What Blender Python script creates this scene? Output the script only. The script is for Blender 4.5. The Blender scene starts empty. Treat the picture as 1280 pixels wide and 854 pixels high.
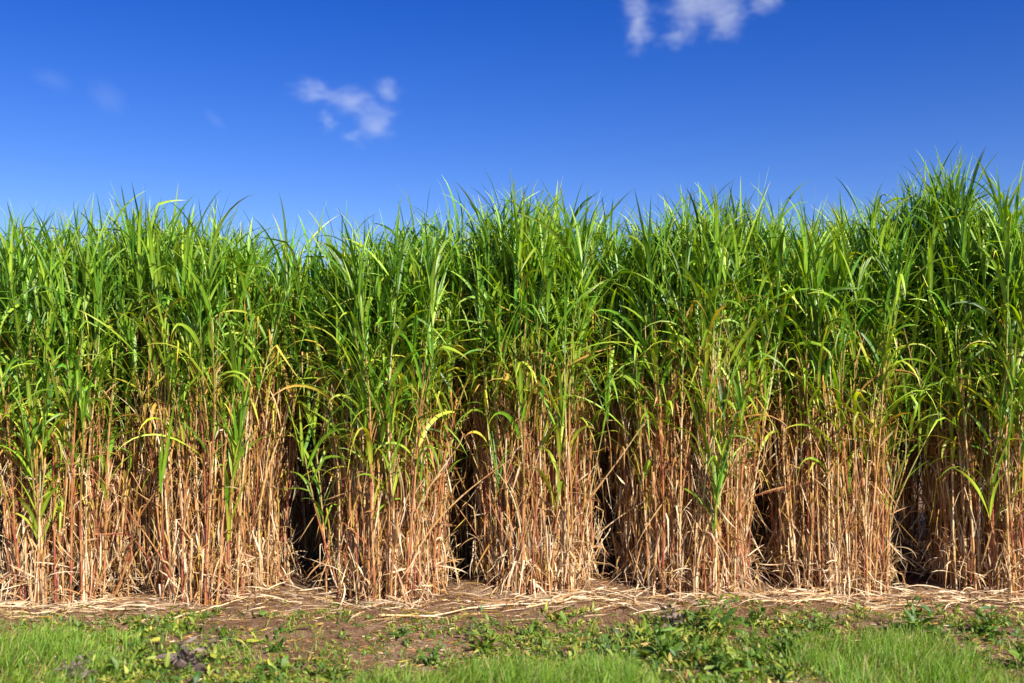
import bpy, math, random
import numpy as np

SEED = 11
rng = np.random.default_rng(SEED)
random.seed(SEED)
scene = bpy.context.scene
COL = scene.collection
R = math.radians
U = lambda a, b, n=None: rng.uniform(a, b, n)

# ------------------------------------------------------------------ mesh helpers
def mk_mesh(name, V, F, attrs=None, uv=None, smooth=True):
    """V (n,3), F (m,4) quads; attrs = {name: per-vertex float}; uv per-vertex (n,2)."""
    V = np.asarray(V, np.float32).reshape(-1, 3)
    F = np.asarray(F, np.int32)
    k = F.shape[1]
    me = bpy.data.meshes.new(name)
    me.vertices.add(len(V)); me.vertices.foreach_set('co', V.ravel())
    me.loops.add(F.size); me.loops.foreach_set('vertex_index', F.ravel())
    me.polygons.add(len(F))
    me.polygons.foreach_set('loop_start', np.arange(0, F.size, k, dtype=np.int32))
    me.polygons.foreach_set('use_smooth', np.full(len(F), smooth, dtype=bool))
    if uv is not None:
        ul = me.uv_layers.new(name='UVMap')
        ul.data.foreach_set('uv', np.asarray(uv, np.float32)[F.ravel()].ravel())
    for nme, a in (attrs or {}).items():
        at = me.attributes.new(nme, 'FLOAT', 'POINT')
        at.data.foreach_set('value', np.asarray(a, np.float32))
    me.update(calc_edges=True)
    return me

class Geo:
    """collects quads with uv, tint and age until they become ONE mesh"""
    def __init__(s): s.V = []; s.F = []; s.UV = []; s.T = []; s.A = []; s.n = 0
    def add(s, V, F, UV, T, A):
        s.V.append(V); s.F.append(F + s.n); s.UV.append(UV); s.T.append(T); s.A.append(A); s.n += len(V)
    def build(s, name, mat, parent=None, loc=None):
        if not s.V: return None
        V = np.concatenate(s.V)
        if loc is not None: V = V - np.asarray(loc)
        me = mk_mesh(name, V, np.concatenate(s.F), {'tint': np.concatenate(s.T), 'age': np.concatenate(s.A)}, np.concatenate(s.UV))
        me.materials.append(mat)
        o = bpy.data.objects.new(name, me); COL.objects.link(o)
        if parent is not None: o.parent = parent
        return o

def leaves(g, base, az, th0, bend, length, width, age, tint=None, azd=0., roll=0., rolld=0., power=1.4,
           kink_at=9., kink=0., nseg=8, fold=.28, broad=False, petiole=.45):
    """strap leaves, all arrays of one length; th in radians above the horizontal"""
    base = np.asarray(base, float).reshape(-1, 3); n = len(base)
    if n == 0: return
    B = lambda a: np.broadcast_to(np.asarray(a, float), (n,))[:, None]
    az, th0, bend, length, width, age_, azd, roll, rolld, kink_at, kink = map(B, (az, th0, bend, length, width, age, azd, roll, rolld, kink_at, kink))
    tint = U(0, 1, n) if tint is None else np.broadcast_to(tint, (n,))
    s = np.linspace(0, 1, nseg + 1)[None, :]
    th = th0 - bend * s ** power - kink * np.clip((s - kink_at) * nseg, 0, 1)
    a = az + azd * s
    d = np.stack([np.cos(th) * np.cos(a), np.cos(th) * np.sin(a), np.sin(th)], -1)
    step = d[:, :-1] * (length / nseg)[:, :, None]
    P = np.concatenate([np.zeros((n, 1, 3)), np.cumsum(step, 1)], 1) + base[:, None, :]
    side = np.stack([-np.sin(a), np.cos(a), np.zeros_like(a)], -1)
    nor = np.cross(side, d)
    r = (roll + rolld * s)[:, :, None]
    sd = side * np.cos(r) + nor * np.sin(r)
    nn = -side * np.sin(r) + nor * np.cos(r)
    if broad: w = np.sin(np.pi * np.clip(s * .93 + .05, 0, 1)) ** .8 + .05
    else: w = np.minimum(1, petiole + s * 3.2) * np.clip(1 - s ** 2.6, 0, 1) + .015
    w = (w * width * .5)[:, :, None]
    L = P + sd * w + nn * w * fold; Rr = P - sd * w + nn * w * fold
    V = np.stack([L, P, Rr], 2).reshape(-1, 3)
    m = nseg + 1
    i = (np.arange(n)[:, None, None] * m + np.arange(nseg)[None, :, None]) * 3 + np.arange(2)[None, None, :]
    F = np.stack([i, i + 1, i + 4, i + 3], -1).reshape(-1, 4)
    uv = np.stack([np.broadcast_to(np.array([0, .5, 1.])[None, None, :], (n, m, 3)), np.broadcast_to(s[:, :, None], (n, m, 3))], -1).reshape(-1, 2)
    g.add(V, F, uv, np.repeat(tint, m * 3), np.repeat(age_[:, 0], m * 3))

def stem(g, P, rad, tint, age=0., sides=6, node=None):
    """tube along points P (m,3) with radii rad (m,)"""
    P = np.asarray(P, float); m = len(P)
    T = np.gradient(P, axis=0); T /= np.linalg.norm(T, axis=1)[:, None]
    ref = np.array([1., 0, 0]) if abs(T[0, 0]) < .8 else np.array([0, 1., 0])
    A = np.cross(T, ref); A /= np.linalg.norm(A, axis=1)[:, None]
    Bn = np.cross(T, A)
    ph = np.linspace(0, 2 * np.pi, sides, endpoint=False)
    V = P[:, None, :] + (A[:, None, :] * np.cos(ph)[None, :, None] + Bn[:, None, :] * np.sin(ph)[None, :, None]) * np.asarray(rad)[:, None, None]
    V = V.reshape(-1, 3)
    i = np.arange(m - 1)[:, None] * sides; j = np.arange(sides)[None, :]; k = (j + 1) % sides
    F = np.stack([i + j, i + k, i + sides + k, i + sides + j], -1).reshape(-1, 4)
    lens = np.concatenate([[0], np.cumsum(np.linalg.norm(np.diff(P, axis=0), axis=1))])
    uv = np.stack([np.broadcast_to(ph / 6.283, (m, sides)), np.broadcast_to(lens[:, None], (m, sides))], -1).reshape(-1, 2)
    g.add(V, F, uv, np.full(m * sides, tint), np.full(m * sides, age))

# ------------------------------------------------------------------ materials
def nt(name):
    m = bpy.data.materials.new(name); m.use_nodes = True
    t = m.node_tree; t.nodes.clear()
    return m, t, t.nodes, t.links
def ramp(N, stops):
    r = N.new('ShaderNodeValToRGB'); e = r.color_ramp.elements
    while len(e) < len(stops): e.new(.5)
    for k, (p, c) in enumerate(stops):
        e[k].position = p; e[k].color = (*c, 1)
    return r
def math_(N, L, op, a, b=None, clamp=False):
    n = N.new('ShaderNodeMath'); n.operation = op; n.use_clamp = clamp
    for k, x in enumerate((a, b)):
        if x is None: continue
        if isinstance(x, (int, float)): n.inputs[k].default_value = x
        else: L.new(x, n.inputs[k])
    return n.outputs[0]
def attr(N, name):
    a = N.new('ShaderNodeAttribute'); a.attribute_name = name
    return a.outputs['Fac']

def leaf_material(name, stops, rough=.38, trans=.3, spec=.5, midrib=.5, var=(.72, 1.3), tipdry=.35):
    m, t, N, L = nt(name)
    uv = N.new('ShaderNodeUVMap'); sep = N.new('ShaderNodeSeparateXYZ'); L.new(uv.outputs[0], sep.inputs[0])
    tint = attr(N, 'tint'); age = attr(N, 'age')
    tip = math_(N, L, 'MULTIPLY', math_(N, L, 'MULTIPLY', math_(N, L, 'POWER', sep.outputs[1], 5.), tint), tipdry)
    geo = N.new('ShaderNodeNewGeometry')
    nz = N.new('ShaderNodeTexNoise'); nz.inputs['Scale'].default_value = 14.; nz.inputs['Detail'].default_value = 3.
    L.new(geo.outputs['Position'], nz.inputs['Vector'])
    blotch = math_(N, L, 'MULTIPLY', math_(N, L, 'SUBTRACT', nz.outputs[0], .5), .22)
    a2 = math_(N, L, 'ADD', math_(N, L, 'ADD', age, tip), blotch, True)
    rp = ramp(N, stops); L.new(a2, rp.inputs[0])
    mr = N.new('ShaderNodeMapRange'); mr.inputs['To Min'].default_value = var[0]; mr.inputs['To Max'].default_value = var[1]
    L.new(tint, mr.inputs['Value'])
    # pale midrib and faint lengthwise veins
    mid = math_(N, L, 'LESS_THAN', math_(N, L, 'ABSOLUTE', math_(N, L, 'SUBTRACT', sep.outputs[0], .5)), .07)
    wv = math_(N, L, 'SINE', math_(N, L, 'MULTIPLY', sep.outputs[0], 62.))
    val = math_(N, L, 'ADD', mr.outputs[0], math_(N, L, 'MULTIPLY', mid, midrib))
    val = math_(N, L, 'ADD', val, math_(N, L, 'MULTIPLY', wv, .06))
    hs = N.new('ShaderNodeHueSaturation'); L.new(rp.outputs[0], hs.inputs['Color']); L.new(val, hs.inputs['Value'])
    hue = N.new('ShaderNodeMapRange'); hue.inputs['To Min'].default_value = .488; hue.inputs['To Max'].default_value = .512
    sq = math_(N, L, 'FRACT', math_(N, L, 'MULTIPLY', tint, 7.3)); L.new(sq, hue.inputs['Value']); L.new(hue.outputs[0], hs.inputs['Hue'])
    p = N.new('ShaderNodeBsdfPrincipled'); L.new(hs.outputs[0], p.inputs['Base Color'])
    p.inputs['Roughness'].default_value = rough; p.inputs['Specular IOR Level'].default_value = spec
    bp = N.new('ShaderNodeBump'); bp.inputs['Strength'].default_value = .25; bp.inputs['Distance'].default_value = .002
    L.new(wv, bp.inputs['Height']); L.new(bp.outputs[0], p.inputs['Normal'])
    tr = N.new('ShaderNodeBsdfTranslucent')
    hs2 = N.new('ShaderNodeHueSaturation'); L.new(hs.outputs[0], hs2.inputs['Color'])
    hs2.inputs['Hue'].default_value = .485; hs2.inputs['Saturation'].default_value = 1.1; hs2.inputs['Value'].default_value = 1.5
    L.new(hs2.outputs[0], tr.inputs[0])
    mx = N.new('ShaderNodeMixShader'); mx.inputs[0].default_value = trans
    L.new(p.outputs[0], mx.inputs[1]); L.new(tr.outputs[0], mx.inputs[2])
    o = N.new('ShaderNodeOutputMaterial'); L.new(mx.outputs[0], o.inputs[0])
    return m

CANE_RAMP = [(0, (.042, .125, .010)), (.18, (.130, .275, .018)), (.40, (.290, .420, .034)), (.56, (.46, .44, .050)),
             (.68, (.46, .27, .045)), (.78, (.32, .155, .045)), (.89, (.46, .275, .11)), (1.0, (.72, .57, .37))]
M_LEAF = leaf_material('green_leaf', CANE_RAMP, rough=.34, trans=.30, var=(.58, 1.38))
M_DEAD = leaf_material('dead_leaf', CANE_RAMP, rough=.6, trans=.22, spec=.3, midrib=.12, var=(.7, 1.25), tipdry=.1)
M_GRASS = leaf_material('turf_grass', [(0, (.090, .210, .012)), (.4, (.23, .37, .03)), (.7, (.36, .36, .09)), (1., (.5, .4, .2))], rough=.45, trans=.4, midrib=.1, tipdry=.2)
M_WEED = leaf_material('weed_leaf', [(0, (.045, .105, .014)), (.35, (.12, .20, .02)), (.6, (.32, .33, .04)), (.8, (.35, .2, .06)), (1., (.25, .16, .1))], rough=.45, trans=.25, midrib=.55, tipdry=.3)
M_WITHER = leaf_material('withered_leaf', [(0, (.05, .034, .026)), (.5, (.14, .10, .082)), (1., (.28, .21, .15))], rough=.55, trans=.12, midrib=.2, tipdry=.2)

def cane_material():
    m, t, N, L = nt('cane_skin')
    uv = N.new('ShaderNodeUVMap'); sep = N.new('ShaderNodeSeparateXYZ'); L.new(uv.outputs[0], sep.inputs[0])
    tint = attr(N, 'tint'); age = attr(N, 'age')
    # internodes about 0.17 m, each sheath with its own shade
    sc = math_(N, L, 'MULTIPLY', sep.outputs[1], 5.9)
    sc = math_(N, L, 'ADD', sc, math_(N, L, 'MULTIPLY', tint, 9.))
    idx = math_(N, L, 'FLOOR', sc); fr = math_(N, L, 'FRACT', sc)
    wn = N.new('ShaderNodeTexWhiteNoise'); wn.noise_dimensions = '2D'
    cb = N.new('ShaderNodeCombineXYZ'); L.new(idx, cb.inputs[0]); L.new(math_(N, L, 'MULTIPLY', tint, 91.7), cb.inputs[1]); L.new(cb.outputs[0], wn.inputs['Vector'])
    geo = N.new('ShaderNodeNewGeometry')
    mp = N.new('ShaderNodeMapping'); mp.inputs['Scale'].default_value = (55, 55, 5); L.new(geo.outputs['Position'], mp.inputs[0])
    nz = N.new('ShaderNodeTexNoise'); nz.inputs['Scale'].default_value = 1.; nz.inputs['Detail'].default_value = 4.; L.new(mp.outputs[0], nz.inputs['Vector'])
    f = math_(N, L, 'ADD', math_(N, L, 'MULTIPLY', wn.outputs['Value'], .34), math_(N, L, 'MULTIPLY', math_(N, L, 'SUBTRACT', nz.outputs[0], .5), .55))
    f = math_(N, L, 'ADD', f, math_(N, L, 'MULTIPLY', tint, .66), True)
    rp = ramp(N, [(0, (.15, .022, .022)), (.18, (.29, .070, .042)), (.40, (.38, .160, .060)), (.60, (.48, .275, .105)), (.80, (.60, .43, .22)), (1., (.78, .65, .46))])
    L.new(f, rp.inputs[0])
    # younger, upper part of the cane greens over
    gr = N.new('ShaderNodeMapRange'); gr.inputs['From Min'].default_value = 1.25; gr.inputs['From Max'].default_value = 2.2
    L.new(math_(N, L, 'ADD', sep.outputs[1], math_(N, L, 'MULTIPLY', age, 2.5)), gr.inputs['Value'])
    mix = N.new('ShaderNodeMixRGB'); L.new(gr.outputs[0], mix.inputs[0]); L.new(rp.outputs[0], mix.inputs[1]); mix.inputs[2].default_value = (.15, .24, .03, 1)
    ring = math_(N, L, 'LESS_THAN', fr, .07)
    mix2 = N.new('ShaderNodeMixRGB'); mix2.inputs[2].default_value = (.13, .06, .03, 1)
    L.new(math_(N, L, 'MULTIPLY', ring, .55), mix2.inputs[0]); L.new(mix.outputs[0], mix2.inputs[1])
    p = N.new('ShaderNodeBsdfPrincipled'); L.new(mix2.outputs[0], p.inputs['Base Color'])
    p.inputs['Roughness'].default_value = .5; p.inputs['Specular IOR Level'].default_value = .4
    bp = N.new('ShaderNodeBump'); bp.inputs['Strength'].default_value = .4; bp.inputs['Distance'].default_value = .003
    L.new(nz.outputs[0], bp.inputs['Height']); L.new(bp.outputs[0], p.inputs['Normal'])
    o = N.new('ShaderNodeOutputMaterial'); L.new(p.outputs[0], o.inputs[0])
    return m
M_CANE = cane_material()

def soil_material():
    m, t, N, L = nt('soil')
    geo = N.new('ShaderNodeNewGeometry')
    def noise(scale, det=6., rough=.6):
        n = N.new('ShaderNodeTexNoise'); n.inputs['Scale'].default_value = scale; n.inputs['Detail'].default_value = det; n.inputs['Roughness'].default_value = rough
        L.new(geo.outputs['Position'], n.inputs['Vector']); return n.outputs[0]
    n1, n2, n3 = noise(2.1), noise(13., 8., .7), noise(75., 5., .7)
    f = math_(N, L, 'ADD', math_(N, L, 'MULTIPLY', n1, .35), math_(N, L, 'ADD', math_(N, L, 'MULTIPLY', n2, .4), math_(N, L, 'MULTIPLY', n3, .3)))
    rp = ramp(N, [(.37, (.07, .036, .020)), (.46, (.19, .100, .054)), (.54, (.31, .180, .105)), (.65, (.50, .35, .22))]); L.new(f, rp.inputs[0])
    # far land is pasture
    sep = N.new('ShaderNodeSeparateXYZ'); L.new(geo.outputs['Position'], sep.inputs[0])
    far = N.new('ShaderNodeMapRange'); far.inputs['From Min'].default_value = 16.; far.inputs['From Max'].default_value = 22.
    L.new(math_(N, L, 'ABSOLUTE', sep.outputs[1]), far.inputs['Value'])
    pr = ramp(N, [(.3, (.05, .09, .02)), (.7, (.10, .15, .035))]); L.new(noise(.35), pr.inputs[0])
    mix = N.new('ShaderNodeMixRGB'); L.new(far.outputs[0], mix.inputs[0]); L.new(rp.outputs[0], mix.inputs[1]); L.new(pr.outputs[0], mix.inputs[2])
    p = N.new('ShaderNodeBsdfPrincipled'); p.inputs['Roughness'].default_value = .9; p.inputs['Specular IOR Level'].default_value = .15
    L.new(mix.outputs[0], p.inputs['Base Color'])
    bp = N.new('ShaderNodeBump'); bp.inputs['Strength'].default_value = 1.; bp.inputs['Distance'].default_value = .07
    L.new(math_(N, L, 'ADD', n2, math_(N, L, 'MULTIPLY', n3, .6)), bp.inputs['Height']); L.new(bp.outputs[0], p.inputs['Normal'])
    o = N.new('ShaderNodeOutputMaterial'); L.new(p.outputs[0], o.inputs[0])
    return m
M_SOIL = soil_material()

# ------------------------------------------------------------------ ground
WAVES = [(min(34., .6 * 1.085 ** k), rng.uniform(0, 6.28), rng.uniform(0, 6.28)) for k in range(52)]
def gh(x, y):
    x = np.asarray(x, float); y = np.asarray(y, float)
    h = np.zeros(np.broadcast(x, y).shape)
    for f, a, p in WAVES:
        h = h + .017 / (f ** .55) * .6 * np.sin(f * (x * math.cos(a) + y * math.sin(a)) * 1.7 + p)
    near = np.clip((40 - np.hypot(x, y - 6)) / 30, 0, 1)
    bank = .05 * np.exp(-((y - 8.0) / .8) ** 2)          # soil heaped a little along the row
    return (h + bank) * near

def axis(lo, hi, step, far):
    a = np.arange(lo, hi + 1e-6, step); k = np.array([1., 3, 8, 20, 60, 150, 400, 1000, far])
    return np.concatenate([(lo - k)[::-1], a, hi + k])
gx, gy = axis(-6.5, 6.5, .04, 2500.), axis(3.6, 11., .04, 2500.)
GX, GY = np.meshgrid(gx, gy); nx_, ny_ = len(gx), len(gy)
GZ = gh(GX, GY)
ii = np.arange(ny_ - 1)[:, None] * nx_ + np.arange(nx_ - 1)[None, :]
gme = mk_mesh('ground', np.stack([GX, GY, GZ], -1).reshape(-1, 3), np.stack([ii, ii + 1, ii + nx_ + 1, ii + nx_], -1).reshape(-1, 4))
gme.materials.append(M_SOIL)
ground = bpy.data.objects.new('ground', gme); COL.objects.link(ground); ground['kind'] = 'structure'

# ------------------------------------------------------------------ cane grass
SKY_X = [-6, -4.1, -3.78, -3.4, -2.83, -2.38, -1.54, -1.22, -.77, -.38, .06, .32, .64, 1.02, 1.54, 1.98, 2.5, 2.69, 3.14, 3.4, 3.7, 4.1, 6]
SKY_H = [2.55, 2.58, 2.72, 2.82, 2.88, 2.80, 2.58, 2.64, 2.84, 2.70, 2.92, 2.94, 2.74, 2.70, 2.96, 2.88, 2.80, 2.94, 3.34, 3.26, 3.06, 2.9, 2.9]
def tip_height(x): return np.interp(x, SKY_X, SKY_H)

def cane(gs, gl, gd, bx, by, cx, cy, green_from, fan=.5, hscale=1., dense=1., detail=True, dead=False, young=False):
    """one cane: stem into gs, green blades into gl, dead blades into gd"""
    tip = float(tip_height(bx)) * hscale
    H = max(.5, tip - U(.26, .62) - (U(0, .6) if U(0, 1) < .4 else 0))
    if dead: H = U(.5, 1.6)
    m = 17 if detail else 8
    t = np.linspace(0, 1, m)
    rx, ry = bx - cx, by - cy
    lx = rx * fan + rng.normal(0, .075); ly = ry * fan * .7 + rng.normal(0, .075)
    if U(0, 1) < .10 or dead: lx += rng.normal(0, .24); ly -= abs(rng.normal(0, .12))
    wob = rng.normal(0, .016, 2); ph = U(0, 6.28); fq = U(4, 9)
    pw = U(1.3, 2.6)
    P = np.stack([bx + lx * t ** pw + wob[0] * np.sin(t * fq + ph), by + ly * t ** pw + wob[1] * np.sin(t * fq + ph), t * H], -1)
    if dead and U(0, 1) < .25:                              # snapped
        k = int(m * U(.45, .8)); a = U(0, 6.28); q = np.arange(m - k) / m * H
        P[k:, 0] += q * math.cos(a) * .9; P[k:, 1] -= q * abs(math.sin(a)) * .6; P[k:, 2] -= q * U(.5, 1.3)
    P[:, 2] = np.maximum(P[:, 2], .01)
    z0 = float(gh(bx, by)) - .02; P[:, 2] += z0
    r0 = U(.0052, .0098)
    rad = r0 * (1 - .55 * t ** 1.5) * (1 + .11 * np.where(np.arange(m) % 2 == 0, 1, -1))
    tint = U(0, 1)
    stem(gs, P, rad, tint, .3 if young else 0., sides=6 if detail else 4)
    at = lambda z: np.stack([np.interp(z, t * H, P[:, k]) for k in range(3)], -1)
    caz = U(0, 6.28)
    if not dead:
        # green blades
        zs = np.arange(green_from + U(0, .12), H, (.07 if young else .080) / dense); zs = np.clip(zs + rng.normal(0, .025, len(zs)), .05, H)
        n = len(zs)
        if n:
            rr = np.clip((zs - zs[0]) / max(.3, H - zs[0]), 0, 1)
            az = caz + np.pi * (np.arange(n) % 2) + rng.normal(0, .6, n)
            th = R(61) + R(17) * rr + rng.normal(0, R(11), n)
            bend = np.abs(rng.normal(R(92), R(48), n)) * (1.05 - .42 * rr)
            if young: th = U(R(62), R(84), n); bend = U(R(15), R(110), n)
            ln = U(.36, .84, n) * (1 - .12 * rr); wd = U(.014, .036, n)
            age = np.clip(U(.02, .40, n) + .30 * np.exp(-rr * 5) * U(.0, 1.2, n) + (U(0, 1, n) < .06) * .35 * (rr < .3), 0, .74)
            if young: age = U(.12, .46, n); ln *= .8
            kk = U(0, 1, n) < .26
            leaves(gl, at(zs), az, np.minimum(th, R(87)), bend, ln, wd, age, azd=rng.normal(0, .4, n), roll=rng.normal(0, .4, n), rolld=rng.normal(0, 1.0, n),
                   kink_at=np.where(kk, U(.3, .7, n), 9.), kink=np.where(kk, U(.5, 1.6, n), 0), power=1.5, nseg=9 if detail else 6)
        # spear of young blades at the tip
        n = 5
        top = np.repeat(P[-1:], n, 0) - np.array([[0, 0, 1.]]) * U(0, .14, n)[:, None]
        leaves(gl, top, U(0, 6.28, n), U(R(68), R(88), n), U(R(4), R(75), n), U(.34, .70, n), U(.012, .026, n), U(.0, .36, n),
               azd=rng.normal(0, .3, n), roll=rng.normal(0, .6, n), rolld=rng.normal(0, .8, n), nseg=8 if detail else 5, power=1.9)
    # dead blades and torn sheaths down the cane
    top = H if dead else (.5 if young else min(green_from + .45, H))
    zs = np.arange(.05, top, (.066 if detail else .15)); n = len(zs)
    zs = np.clip(zs + rng.normal(0, .03, n), .02, H)
    az = caz + np.pi * (np.arange(n) % 2) + rng.normal(0, .9, n)
    kind = U(0, 1, n); A = kind < .50; Bm = (kind >= .50) & (kind < .90)
    th = np.where(A, U(R(74), R(92), n), np.where(Bm, U(R(50), R(86), n), U(R(-70), R(60), n)))
    bend = np.where(A, U(R(-4), R(30), n), np.where(Bm, U(R(-10), R(25), n), U(R(-30), R(80), n)))
    ln = np.where(A, U(.14, .42, n), np.where(Bm, U(.22, .62, n), U(.08, .34, n)))
    kat = np.where(Bm, U(.06, .38, n), np.where(U(0, 1, n) < .3, U(.2, .7, n), 9.)); kink = np.where(Bm, U(2.2, 2.95, n), U(-.5, .8, n))
    age = np.clip(rng.normal(.84, .09, n) + .11 * (zs < .5) * U(0, 1, n) - .22 * np.clip((zs - .9) / .8, 0, 1) * U(0, 1, n) - .2 * (U(0, 1, n) < .06), .55, 1)
    leaves(gd, at(zs), az, th, bend, ln, U(.005, .016, n), age, azd=rng.normal(0, .6, n), roll=rng.normal(0, .9, n), rolld=rng.normal(0, 2.2, n),
           kink_at=kat, kink=kink, power=1.2, nseg=8 if detail else 5, fold=.4)

def tag(o, label, cat, group=None):
    o['label'] = label; o['category'] = cat
    if group: o['group'] = group
    return o

def empty(name, loc):
    o = bpy.data.objects.new(name, None); o.location = loc; o.empty_display_size = .2; COL.objects.link(o)
    return o

def disc(n, ax, ay):
    r = np.sqrt(U(0, 1, n)); a = U(0, 6.283, n)
    return np.stack([ax * r * np.cos(a), ay * r * np.sin(a)], -1)

# centre x, y, half width, half depth, canes, lowest green, green shoots from low down (offset x), label
CLUMPS = [
    (-4.60, 7.98, .50, .42, 130, 1.12, [], 'cane grass clump cut off by the left edge of the picture'),
    (-3.39, 7.84, .60, .44, 200, 1.22, [-.10, -.05, .0], 'leftmost whole cane clump, leafy green shoot low among its canes'),
    (-2.30, 7.90, .64, .44, 215, 1.36, [.12, .18], 'cane grass clump right of the green shoot clump, leaning canes spread wide at its foot'),
    (-.93, 7.80, .52, .46, 215, 1.22, [-.42, -.38, .02], 'pale straw cane clump left of the black gap, green blades low on its left'),
    (.20, 7.92, .53, .44, 210, 1.38, [.12], 'reddish tan cane clump in the middle, just right of the black gap with bare soil'),
    (1.37, 7.90, .60, .46, 220, 1.34, [.04, .09, .12], 'cane clump with bright green blades hanging down almost to the straw on the ground'),
    (2.52, 8.06, .55, .42, 190, 1.36, [.32], 'cane clump behind the thickest pale straw litter, left of the tallest dark green clump'),
    (3.78, 7.94, .52, .44, 190, 1.22, [-.2], 'tallest dark green cane clump near the right end, dark gap on its left'),
    (4.92, 8.00, .50, .42, 130, 1.22, [], 'cane grass clump cut off by the right edge of the picture'),
]
NAMED = 92
for cx, cy, ax, ay, n, g0, shoots, label in CLUMPS:
    root = empty('cane_grass_clump', (cx, cy, float(gh(cx, cy))))
    tag(root, label, 'cane grass', 'cane grass clumps in the front row of the field')
    loc = np.array(root.location)
    pts = disc(n, ax * .82, ay + .08) + np.array([cx, cy]); pts = pts[np.argsort(pts[:, 1] - .25 * np.abs(pts[:, 0] - cx))]
    gi = [Geo(), Geo(), Geo()]
    for k, (x, y) in enumerate(pts):
        gf = max(.62, g0 + .08 + rng.normal(0, .30) - (.10 if k < 60 else -.1))
        if k < NAMED:
            g = [Geo(), Geo(), Geo()]
            cane(*g, x, y, cx, cy, gf, dead=U(0, 1) < .10)
            c = g[0].build('cane', M_CANE, root, loc); g[1].build('green_leaves', M_LEAF, c); g[2].build('dead_leaves', M_DEAD, c)
            for ch in c.children: ch.location = -loc
        else: cane(*gi, x, y, cx, cy, gf + .1, dead=U(0, 1) < .06)
    shoots = shoots + list(U(-ax, ax, 3) * .85)
    for sq, sx in enumerate(shoots):                                     # younger shoots, green from near the ground
        g = [Geo(), Geo(), Geo()]
        cane(*g, cx + sx + rng.normal(0, .03), cy - ay * math.sqrt(max(.05, 1 - (sx / ax) ** 2)) - .02, cx, cy, U(.35, .75) if sq < len(shoots) - 3 else U(.8, 1.3), hscale=U(.5, .72), young=True)
        c = g[0].build('cane', M_CANE, root, loc); g[1].build('green_leaves', M_LEAF, c); g[2].build('dead_leaves', M_DEAD, c)
        for ch in c.children: ch.location = -loc
    for g, nm, mt in zip(gi, ('inner_canes', 'inner_green_leaves', 'inner_dead_leaves'), (M_CANE, M_LEAF, M_DEAD)):
        o = g.build(nm, mt, root, loc); o['kind'] = 'stuff'
    # dead shreds tangled round the foot
    g = Geo(); q = 720
    p = disc(q, ax * .95, ay + .12) + np.array([cx, cy])
    p = p[np.hypot((p[:, 0] - cx) / ax, (p[:, 1] - cy) / ay) > .55]; q = len(p)
    B = np.column_stack([p, gh(p[:, 0], p[:, 1]) + U(.0, .28, q) ** 1.0])
    leaves(g, B, U(0, 6.28, q), U(R(-60), R(88), q), U(R(-30), R(90), q), U(.08, .34, q), U(.005, .014, q), np.clip(rng.normal(.95, .06, q), .75, 1), azd=rng.normal(0, 1.2, q),
           roll=rng.normal(0, 1, q), rolld=rng.normal(0, 2.5, q), nseg=6, fold=.4)
    g.build('base_shreds', M_DEAD, root, loc)

# second row: seen dimly through the gaps of the first
protos = []
for v in range(3):
    gs = [Geo(), Geo(), Geo()]
    for x, y in disc(110, .56, .46): cane(*gs, x, y, 0, 0, 1.25 + rng.normal(0, .2), hscale=.99, detail=False)
    protos.append([mk for mk in gs])
SECOND = [
    (-5.05, 'dim clump of the second row behind the left end of the front row'),
    (-4.02, 'dim second row clump seen through the gap before the leftmost whole clump'),
    (-2.85, 'dim second row clump behind the gap beside the leftmost whole clump'),
    (-1.62, 'dim second row clump behind the gap left of the pale straw clump'),
    (-.40, 'shaded second row clump deep in the black gap over the bare soil'),
    (.80, 'shaded second row clump behind the gap right of the reddish middle clump'),
    (1.97, 'shaded second row clump behind the gap with thick straw litter in front'),
    (3.12, 'shaded second row clump in the wide dark gap beside the tallest clump'),
    (4.33, 'shaded second row clump behind the gap at the right end of the row'),
    (5.45, 'shaded second row clump behind the clump cut off at the right edge'),
]
second_src = []
for k, (x, label) in enumerate(SECOND):
    v = k % 3; y = 9.25 + rng.normal(0, .05)
    root = empty('cane_grass_clump', (x, y, float(gh(x, y))))
    tag(root, label, 'cane grass', 'cane grass clumps in the second row of the field')
    if k < 3:
        gs = protos[v]
        src = [gs[0].build('canes', M_CANE, root), gs[1].build('green_leaves', M_LEAF, root), gs[2].build('dead_leaves', M_DEAD, root)]
        for o in src: o['kind'] = 'stuff'
        second_src.append(src)
    else:
        for s in second_src[v]:
            o = s.copy(); COL.objects.link(o); o.parent = root
    root.rotation_euler.z = U(0, 6.28); f = float(tip_height(x)) / 3.0; root.scale = (1, 1, f * .985)

# rows further back, one mass
gs = [Geo(), Geo(), Geo()]
for rowy in (10.4, 11.4):
    for x in np.arange(-6.6, 6.7, .035):
        cane(*gs, x + rng.normal(0, .05), rowy + rng.normal(0, .26), x, rowy, 1.0 + rng.normal(0, .25), hscale=.97, dense=.8, detail=False)
fr = empty('cane_field_behind', (0, 10.6, 0)); fr['kind'] = 'stuff'
for g, nm, mt in zip(gs, ('canes', 'green_leaves', 'dead_leaves'), (M_CANE, M_LEAF, M_DEAD)):
    o = g.build(nm, mt, fr, (0, 10.6, 0)); o['kind'] = 'stuff'

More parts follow.
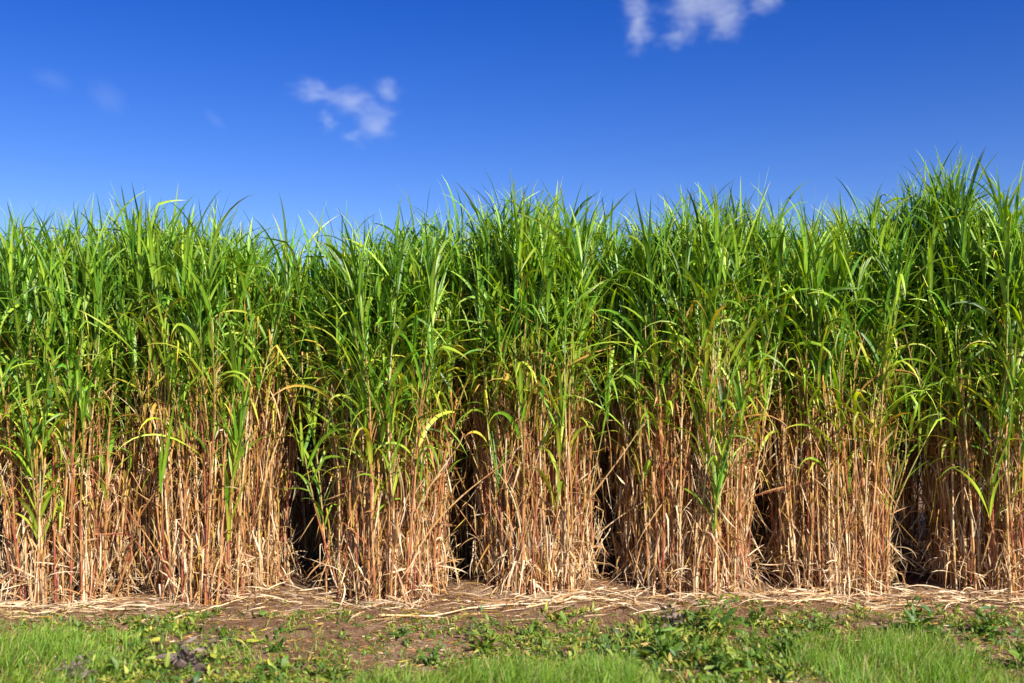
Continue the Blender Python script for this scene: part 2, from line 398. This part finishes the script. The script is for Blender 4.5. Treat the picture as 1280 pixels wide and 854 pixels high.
# ------------------------------------------------------------------ straw on the ground
g = Geo()
heaps = [(-3.6, 7.2, .55), (-2.9, 7.25, .4), (-1.7, 7.42, .35), (-.95, 7.2, .3), (.25, 7.25, .5), (.75, 7.3, .35), (1.5, 7.22, .4), (2.1, 7.35, .6), (2.75, 7.4, .5), (3.5, 7.3, .5), (4.4, 7.4, .6), (-4.4, 7.3, .6)]
for hx, hy, sp in heaps:
    q = int(110 * sp / .45); x = hx + rng.normal(0, sp * .6, q); y = hy + rng.normal(0, .10, q); main = rng.normal(0, .35)
    leaves(g, np.column_stack([x, y, gh(x, y) + U(.004, .07, q) * np.exp(-((y - hy) / .15) ** 2)]), np.where(U(0, 1, q) < .55, main + rng.normal(0, .4, q) + np.pi * (U(0, 1, q) < .5), U(0, 6.28, q)), U(R(-6), R(16), q), U(R(-5), R(35), q),
           U(.06, .5, q) * U(.5, 1, q), U(.004, .013, q), np.clip(rng.normal(.97, .06, q), .75, 1), azd=rng.normal(0, .8, q), roll=rng.normal(0, .8, q), rolld=rng.normal(0, 1.8, q), nseg=6, fold=.3)
for q, y0, y1, l0, l1 in ((1700, 6.9, 7.8, .04, .3), (15000, 5.0, 7.7, .010, .085)):      # loose bits on the soil
    x = U(-5.2, 5.2, q); y = U(y0, y1, q)
    leaves(g, np.column_stack([x, y, gh(x, y) + U(.002, .014, q)]), U(0, 6.28, q), U(R(-6), R(12), q), U(R(0), R(30), q), U(l0, l1, q), U(.0025, .009, q), np.clip(rng.normal(.84, .12, q), .6, 1),
           azd=rng.normal(0, .8, q), roll=rng.normal(0, .8, q), rolld=rng.normal(0, 1, q), nseg=3)
st = g.build('straw_litter', M_DEAD); st['kind'] = 'stuff'
# crumbs of earth
g = Geo(); q = 5200
x = U(-5.2, 5.2, q); y = 4.7 + 3.2 * U(0, 1, q); r = .004 + .016 * U(0, 1, q) ** 4
oct_ = np.array([[1, 0, 0], [0, 1, 0], [-1, 0, 0], [0, -1, 0], [0, 0, 1.]])
ang = U(0, 6.28, q); ca, sa = np.cos(ang), np.sin(ang)
pv = oct_[None] * (r[:, None, None] * U(.6, 1.3, (q, 5))[:, :, None])
pv = np.stack([pv[..., 0] * ca[:, None] - pv[..., 1] * sa[:, None] + x[:, None], pv[..., 0] * sa[:, None] + pv[..., 1] * ca[:, None] + y[:, None], pv[..., 2] * .8 + gh(x, y)[:, None] - .001], -1)
tri = np.array([[0, 1, 4], [1, 2, 4], [2, 3, 4], [3, 0, 4]])
cm = mk_mesh('soil_crumbs', pv.reshape(-1, 3), (np.arange(q)[:, None, None] * 5 + tri[None]).reshape(-1, 3), smooth=False)
cm.materials.append(M_SOIL); o = bpy.data.objects.new('soil_crumbs', cm); COL.objects.link(o); o['kind'] = 'stuff'

FALLEN = [
    (-.92, 6.98, .42, 7.22, 'long pale cane lying slanted on the bare soil below the black gap'),
    (.10, 7.12, .85, 7.22, 'pale broken cane lying flat at the foot of the reddish middle clump'),
    (-3.7, 7.1, -2.55, 7.3, 'pale cane fallen across the straw in front of the leftmost whole clump'),
    (1.75, 7.2, 2.75, 7.36, 'pale cane lying on the thick straw between two clumps right of the middle'),
    (-2.35, 7.0, -1.95, 7.4, 'short thin cane pointing outwards from the foot of the wide spread clump'),
    (.62, 6.1, .95, 6.16, 'short crooked dry stick on the weeds right of the middle'),
]
for x0, y0, x1, y1, label in FALLEN:
    g = Geo(); t = np.linspace(0, 1, 12)
    xs, ys = x0 + (x1 - x0) * t, y0 + (y1 - y0) * t + .03 * np.sin(t * 3 + x0)
    zs = gh(xs, ys) + .014 + .02 * np.sin(t * np.pi) ** 2
    rad = .007 * (1 - .5 * t); stem(g, np.column_stack([xs, ys, zs]), rad, .93, 0, sides=7)
    o = g.build('fallen_cane', M_CANE, None, (x0, y0, 0)); o.location = (x0, y0, 0)
    tag(o, label, 'fallen cane', 'canes fallen on the soil')

# ------------------------------------------------------------------ grass and weeds in front
PATCH = [(-3.15, 5.65, 1.05, .95, 10500, .19), (.0, 5.15, .95, .70, 10500, .18), (2.2, 5.75, .62, .80, 7000, .18), (-1.2, 5.0, .9, .5, 2400, .1), (1.3, 4.9, .8, .45, 2400, .1), (3.4, 5.3, .8, .7, 2600, .12)]
g = Geo()
for cx, cy, ax, ay, q, hh in PATCH:
    p = disc(q, ax, ay); rel = np.hypot(p[:, 0] / ax, p[:, 1] / ay)
    wavy = .2 * np.sin(p[:, 0] * 9 + cx) + .17 * np.sin(p[:, 1] * 14 + p[:, 0] * 5) + .12 * np.sin(p[:, 0] * 23) * np.sin(p[:, 1] * 27)
    keep = U(0, 1, q) > np.clip((rel + wavy - .5) * 1.9, 0, .97); p, rel = p[keep], rel[keep]; q = len(p)
    tuft = .5 + .5 * np.sin(p[:, 0] * 11 + 2.2 * np.sin(p[:, 1] * 9)) * np.sin(p[:, 1] * 13)
    p = p + np.array([cx, cy])
    lean = .8 + .9 * np.sin(p[:, 0] * 2.3 + p[:, 1])
    leaves(g, np.column_stack([p, gh(p[:, 0], p[:, 1]) - .005]), lean + rng.normal(0, 1.1, q), U(R(48), R(88), q), U(R(10), R(95), q), hh * (1.15 - .55 * rel) * (.6 + .6 * tuft) * U(.7, 1.35, q), U(.0028, .0058, q),
           np.clip(rng.normal(.16, .17, q) + .25 * (1 - tuft) * U(0, 1, q) + .7 * (U(0, 1, q) < .07), 0, 1), azd=rng.normal(0, .3, q), roll=rng.normal(0, .4, q), nseg=4, power=1.5)
q = 22000                                                # thin short grass scattered over the strip
x = U(-4.8, 4.8, q); y = 4.6 + 2.6 * U(0, 1, q)
keep = U(0, 1, q) < np.clip(.25 + .6 * np.sin(x * 2.6 + y) * np.sin(y * 3.1 - x) + .3 * np.sin(x * 9 + y * 7), .02, 1) * np.clip((7.2 - y) / 1.0, .04, 1); x, y = x[keep], y[keep]; q = len(x)
leaves(g, np.column_stack([x, y, gh(x, y) - .003]), U(0, 6.28, q), U(R(30), R(85), q), U(R(10), R(90), q), U(.04, .11, q), U(.003, .007, q), np.clip(rng.normal(.35, .2, q), 0, 1), roll=rng.normal(0, .5, q), nseg=4)
o = g.build('turf_grass', M_GRASS); o['kind'] = 'stuff'

# low seedlings, thicker towards the camera
g = Geo()
q = 34000
x = U(-4.8, 4.8, q); y = 4.6 + 2.7 * U(0, 1, q)
dens = .45 + .5 * np.sin(x * 1.7 + .6) * np.sin(y * 2.3 + x * .6) + .35 * np.sin(x * 5.1 + y * 4.) * np.sin(y * 8 - x * 2)
keep = U(0, 1, q) < np.clip(dens, .05, 1) * np.clip((7.25 - y) / .6, .06, 1); x, y = x[keep], y[keep]; q = len(x)
big = (U(.3, .8, q) + .5 * (U(0, 1, q) < .08)) * (1 + .25 * np.sin(x * 2.1 - .6)); yel = rng.normal(.28, .17, q); wid = U(.14, .42, q)
for rep_ in range(6):
    xx = x + rng.normal(0, .014, q) * big; yy = y + rng.normal(0, .014, q) * big; sz = U(.5, 1.3, q) * big
    leaves(g, np.column_stack([xx, yy, gh(xx, yy) - .003 + U(0, .03, q) * big]), U(0, 6.28, q), U(R(-5), R(80), q), U(R(0), R(110), q), .055 * sz, .055 * sz * wid, np.clip(yel + rng.normal(0, .1, q), 0, 1), azd=rng.normal(0, .5, q), roll=rng.normal(0, .5, q), nseg=4, broad=True, fold=.25)
o = g.build('weed_ground_cover', M_WEED); o['kind'] = 'stuff'

WEEDS = [  # x, y, size, leaves, withered, label
    (-1.83, 5.72, .26, 16, True, 'withered grey brown weed with drooping leaves, larger of two beside the left grass patch'),
    (-2.36, 5.42, .18, 11, True, 'small withered grey brown weed at the edge of the left grass patch'),
    (1.08, 6.62, .20, 8, True, 'brown wilted weed with one upright dead leaf on the bare soil'),
    (-.18, 6.25, .24, 14, False, 'upright leafy weed on the soil behind the middle grass patch'),
    (-.48, 5.95, .17, 12, False, 'yellow green weed left of the upright leafy weed behind the middle grass'),
    (.62, 6.05, .19, 14, False, 'dark green rosette weed just right of the middle grass patch'),
    (.86, 5.75, .26, 17, False, 'broad leaved dark weed next to the crooked dry stick'),
    (1.32, 6.42, .24, 16, False, 'bushy dark green weed at the edge of the bare soil beside the brown wilted weed'),
    (1.62, 5.98, .21, 15, False, 'leafy weed touching the left side of the right grass patch'),
    (2.62, 6.5, .29, 20, False, 'dark leafy weed on the soil behind the right grass patch'),
    (3.02, 6.45, .22, 16, False, 'spreading dark weed on the soil behind the far right end of the turf'),
    (3.42, 6.15, .20, 14, False, 'low dark green weed near the right edge of the picture'),
    (-1.0, 5.62, .18, 14, False, 'light green weed between the left and middle grass patches'),
    (-.72, 6.5, .13, 9, False, 'small pale weed seedling on the brown soil below the pale straw clump'),
    (2.95, 5.75, .24, 16, False, 'dark leafy weed at the right edge of the right grass patch'),
    (3.2, 5.45, .22, 14, False, 'broad dark weed in the bottom right corner of the picture'),
    (2.02, 6.55, .17, 12, False, 'small weed directly above the top of the right grass patch'),
    (1.15, 5.5, .2, 14, False, 'yellowish weed at the bottom edge between the middle and right grass patches'),
    (-1.45, 6.2, .15, 10, False, 'small green weed on brown soil below the left part of the pale straw clump'),
    (1.62, 6.75, .12, 9, False, 'small green weed alone on the brown soil right of the middle'),
]
for x, y, sz, n, dry, label in WEEDS:
    sz *= .86; z = float(gh(x, y)); root = empty('withered_weed' if dry else 'leafy_weed', (x, y, z))
    tag(root, label, 'weed', 'weeds on the soil in front of the clumps')
    g = Geo(); mat = M_WITHER if dry else M_WEED; yl = U(.1, .34)
    B = np.column_stack([rng.normal(0, .02, n), rng.normal(0, .02, n), U(-.005, .03, n)])
    leaves(g, B, np.arange(n) * 2.4 + rng.normal(0, .5, n), U(R(5), R(70), n), U(R(20), R(130), n), sz * U(.4, .95, n), sz * U(.10, .2, n), np.clip(rng.normal(yl if not dry else .5, .15, n), 0, 1),
           azd=rng.normal(0, .5, n), roll=rng.normal(0, .5, n), rolld=rng.normal(0, .7 if not dry else 2.6, n), nseg=7, broad=True, fold=.35)
    stalks = Geo()
    for k in range(4 + int(sz * 12)):
        m = 7; t = np.linspace(0, 1, m); a = U(0, 6.28); hgt = sz * U(.45, 1.0); out = sz * U(.15, .7)
        P = np.column_stack([out * t ** 1.2 * math.cos(a), out * t ** 1.2 * math.sin(a), t * hgt - .01])
        stem(stalks, P, .0032 * (1 - .6 * t), .4, .3, sides=5)
        ns = 7; ti = np.linspace(.2, 1, ns)
        Q = np.stack([np.interp(ti, t, P[:, c]) for c in range(3)], -1)
        leaves(g, Q, a + np.arange(ns) * 2.4 + rng.normal(0, .4, ns), U(R(0), R(75), ns), U(0, R(110), ns), sz * U(.16, .42, ns), sz * U(.06, .13, ns), np.clip(rng.normal(yl if not dry else .5, .14, ns), 0, 1),
               azd=rng.normal(0, .5, ns), roll=rng.normal(0, .6, ns), rolld=rng.normal(0, .7 if not dry else 2.8, ns), nseg=5, broad=True, fold=.35)
    g.build('leaves', mat, root); stalks.build('stalks', mat, root)

# ------------------------------------------------------------------ clouds: real vapour far off over the land
def cloud(cx, cy, hx, hy, blobs, seed, dens, nscale, lo, hi):
    """vapour inside one hull 1 km away; cx.. and the blobs are in units of .804 m across, .87 m up, from (640, 449.6)"""
    loc = ((cx - 640) * .804, 1000, 1.6 + (449.6 - cy) * .87 + 9); size = (hx * .804, 45, hy * .87)
    m, t, N, L = nt('cloud_vapour')
    tc = N.new('ShaderNodeTexCoord'); fall = None
    mp = N.new('ShaderNodeMapping'); mp.inputs['Location'].default_value = (seed * 3.1, seed * 1.7, seed); mp.inputs['Scale'].default_value = (size[0] / 45 * .6, .8, size[2] / 45 * 1.15)
    L.new(tc.outputs['Object'], mp.inputs[0])
    wn = N.new('ShaderNodeTexNoise'); wn.inputs['Scale'].default_value = nscale * .8; wn.inputs['Detail'].default_value = 2.; L.new(mp.outputs[0], wn.inputs['Vector'])
    w1 = N.new('ShaderNodeVectorMath'); w1.operation = 'SUBTRACT'; L.new(wn.outputs['Color'], w1.inputs[0]); w1.inputs[1].default_value = (.5, .5, .5)
    w2 = N.new('ShaderNodeVectorMath'); w2.operation = 'MULTIPLY_ADD'; L.new(w1.outputs[0], w2.inputs[0]); w2.inputs[1].default_value = (.45, .4, .7); L.new(tc.outputs['Object'], w2.inputs[2])
    for bx, by, rx, ry in blobs:
        a = N.new('ShaderNodeVectorMath'); a.operation = 'SUBTRACT'; L.new(w2.outputs[0], a.inputs[0]); a.inputs[1].default_value = ((bx - cx) / hx, 0, (cy - by) / hy)
        b = N.new('ShaderNodeVectorMath'); b.operation = 'MULTIPLY'; L.new(a.outputs[0], b.inputs[0]); b.inputs[1].default_value = (hx / rx / 1.42, .9, hy / ry / 1.42)
        c = N.new('ShaderNodeVectorMath'); c.operation = 'LENGTH'; L.new(b.outputs[0], c.inputs[0])
        f = math_(N, L, 'SUBTRACT', 1.15, c.outputs['Value'], True)
        fall = f if fall is None else math_(N, L, 'MAXIMUM', fall, f)
    nz = N.new('ShaderNodeTexNoise'); nz.inputs['Scale'].default_value = nscale; nz.inputs['Detail'].default_value = 8.; nz.inputs['Roughness'].default_value = .74; nz.inputs['Distortion'].default_value = .4
    L.new(mp.outputs[0], nz.inputs['Vector'])
    s_ = math_(N, L, 'ADD', nz.outputs[0], math_(N, L, 'MULTIPLY', math_(N, L, 'SUBTRACT', fall, .5), .55))
    mr = N.new('ShaderNodeMapRange'); mr.inputs['From Min'].default_value = lo; mr.inputs['From Max'].default_value = hi; L.new(s_, mr.inputs['Value'])
    d = math_(N, L, 'MULTIPLY', math_(N, L, 'MULTIPLY', mr.outputs[0], math_(N, L, 'POWER', fall, .5)), dens)
    v = N.new('ShaderNodeVolumePrincipled'); v.inputs['Color'].default_value = (1, 1, 1, 1); v.inputs['Anisotropy'].default_value = 0.; L.new(d, v.inputs['Density'])
    o = N.new('ShaderNodeOutputMaterial'); L.new(v.outputs[0], o.inputs['Volume'])
    bpy.ops.mesh.primitive_ico_sphere_add(subdivisions=3, radius=1.25)
    c = bpy.context.object; c.name = 'cloud'; c.data.name = 'cloud'; c.location = loc; c.scale = size
    c.data.materials.append(m); c['kind'] = 'structure'
cloud(436, 138, 85, 50, [(392, 114, 40, 12), (438, 126, 38, 20), (468, 150, 30, 24), (482, 112, 20, 15), (440, 169, 14, 8), (408, 148, 13, 9)], 3., .0125, 4.6, .51, .90)
cloud(880, 18, 115, 60, [(802, 36, 17, 36), (795, 8, 20, 20), (880, 8, 62, 36), (912, 28, 30, 26), (962, 2, 32, 18), (850, 48, 30, 12)], 8., .0165, 4.0, .51, .90)
cloud(60, 101, 18, 12, [(60, 101, 18, 11)], 5., .0018, 2., .40, .8)
cloud(128, 121, 20, 17, [(128, 121, 19, 16)], 12., .0018, 2., .40, .8)
cloud(266, 148, 9, 7, [(266, 148, 9, 6)], 15., .0022, 2., .40, .8)

# ------------------------------------------------------------------ light
SUN_EL, SUN_AZ = R(36), R(146)      # azimuth clockwise from +Y: behind the camera, to its right
world = bpy.data.worlds.new('World'); scene.world = world; world.use_nodes = True
N, L = world.node_tree.nodes, world.node_tree.links; N.clear()
sky = N.new('ShaderNodeTexSky'); sky.sky_type = 'NISHITA'; sky.sun_disc = False
sky.sun_elevation = SUN_EL; sky.sun_rotation = SUN_AZ
sky.air_density = 1.0; sky.dust_density = .3; sky.ozone_density = 2.5
hs = N.new('ShaderNodeHueSaturation'); hs.inputs['Saturation'].default_value = 1.38; hs.inputs['Hue'].default_value = .528; gm = N.new('ShaderNodeGamma'); gm.inputs[1].default_value = 1.12; L.new(sky.outputs[0], gm.inputs[0]); L.new(gm.outputs[0], hs.inputs['Color'])
bg = N.new('ShaderNodeBackground'); bg.inputs[1].default_value = .058; L.new(hs.outputs[0], bg.inputs[0])
wo = N.new('ShaderNodeOutputWorld'); L.new(bg.outputs[0], wo.inputs[0])
sl = bpy.data.lights.new('sun', 'SUN'); sl.energy = 5.0; sl.angle = R(.5); sl.color = (1, .94, .84)
so = bpy.data.objects.new('sun', sl); COL.objects.link(so)
from mathutils import Vector
sd = Vector((math.sin(SUN_AZ) * math.cos(SUN_EL), math.cos(SUN_AZ) * math.cos(SUN_EL), math.sin(SUN_EL)))
so.rotation_euler = sd.to_track_quat('Z', 'Y').to_euler(); so.location = sd * 30

# ------------------------------------------------------------------ camera
cd = bpy.data.cameras.new('camera'); cd.lens = 35; cd.sensor_width = 36; cd.clip_end = 6000; cd.clip_start = .05
cam = bpy.data.objects.new('camera', cd); COL.objects.link(cam)
cam.location = (0, 0, 1.6); cam.rotation_euler = (R(90 + 2.67), 0, 0)
cd.dof.use_dof = True; cd.dof.focus_distance = 7.6; cd.dof.aperture_fstop = 1.3
scene.camera = cam

vs = scene.view_settings
vs.view_transform = 'Standard'; vs.look = 'None'; vs.exposure = 1.0; vs.gamma = 1; vs.use_curve_mapping = False
cy = scene.cycles
cy.max_bounces = 7; cy.diffuse_bounces = 4; cy.glossy_bounces = 2; cy.transmission_bounces = 4; cy.volume_bounces = 1
cy.use_denoising = True; cy.volume_step_rate = .2; cy.sample_clamp_indirect = 6
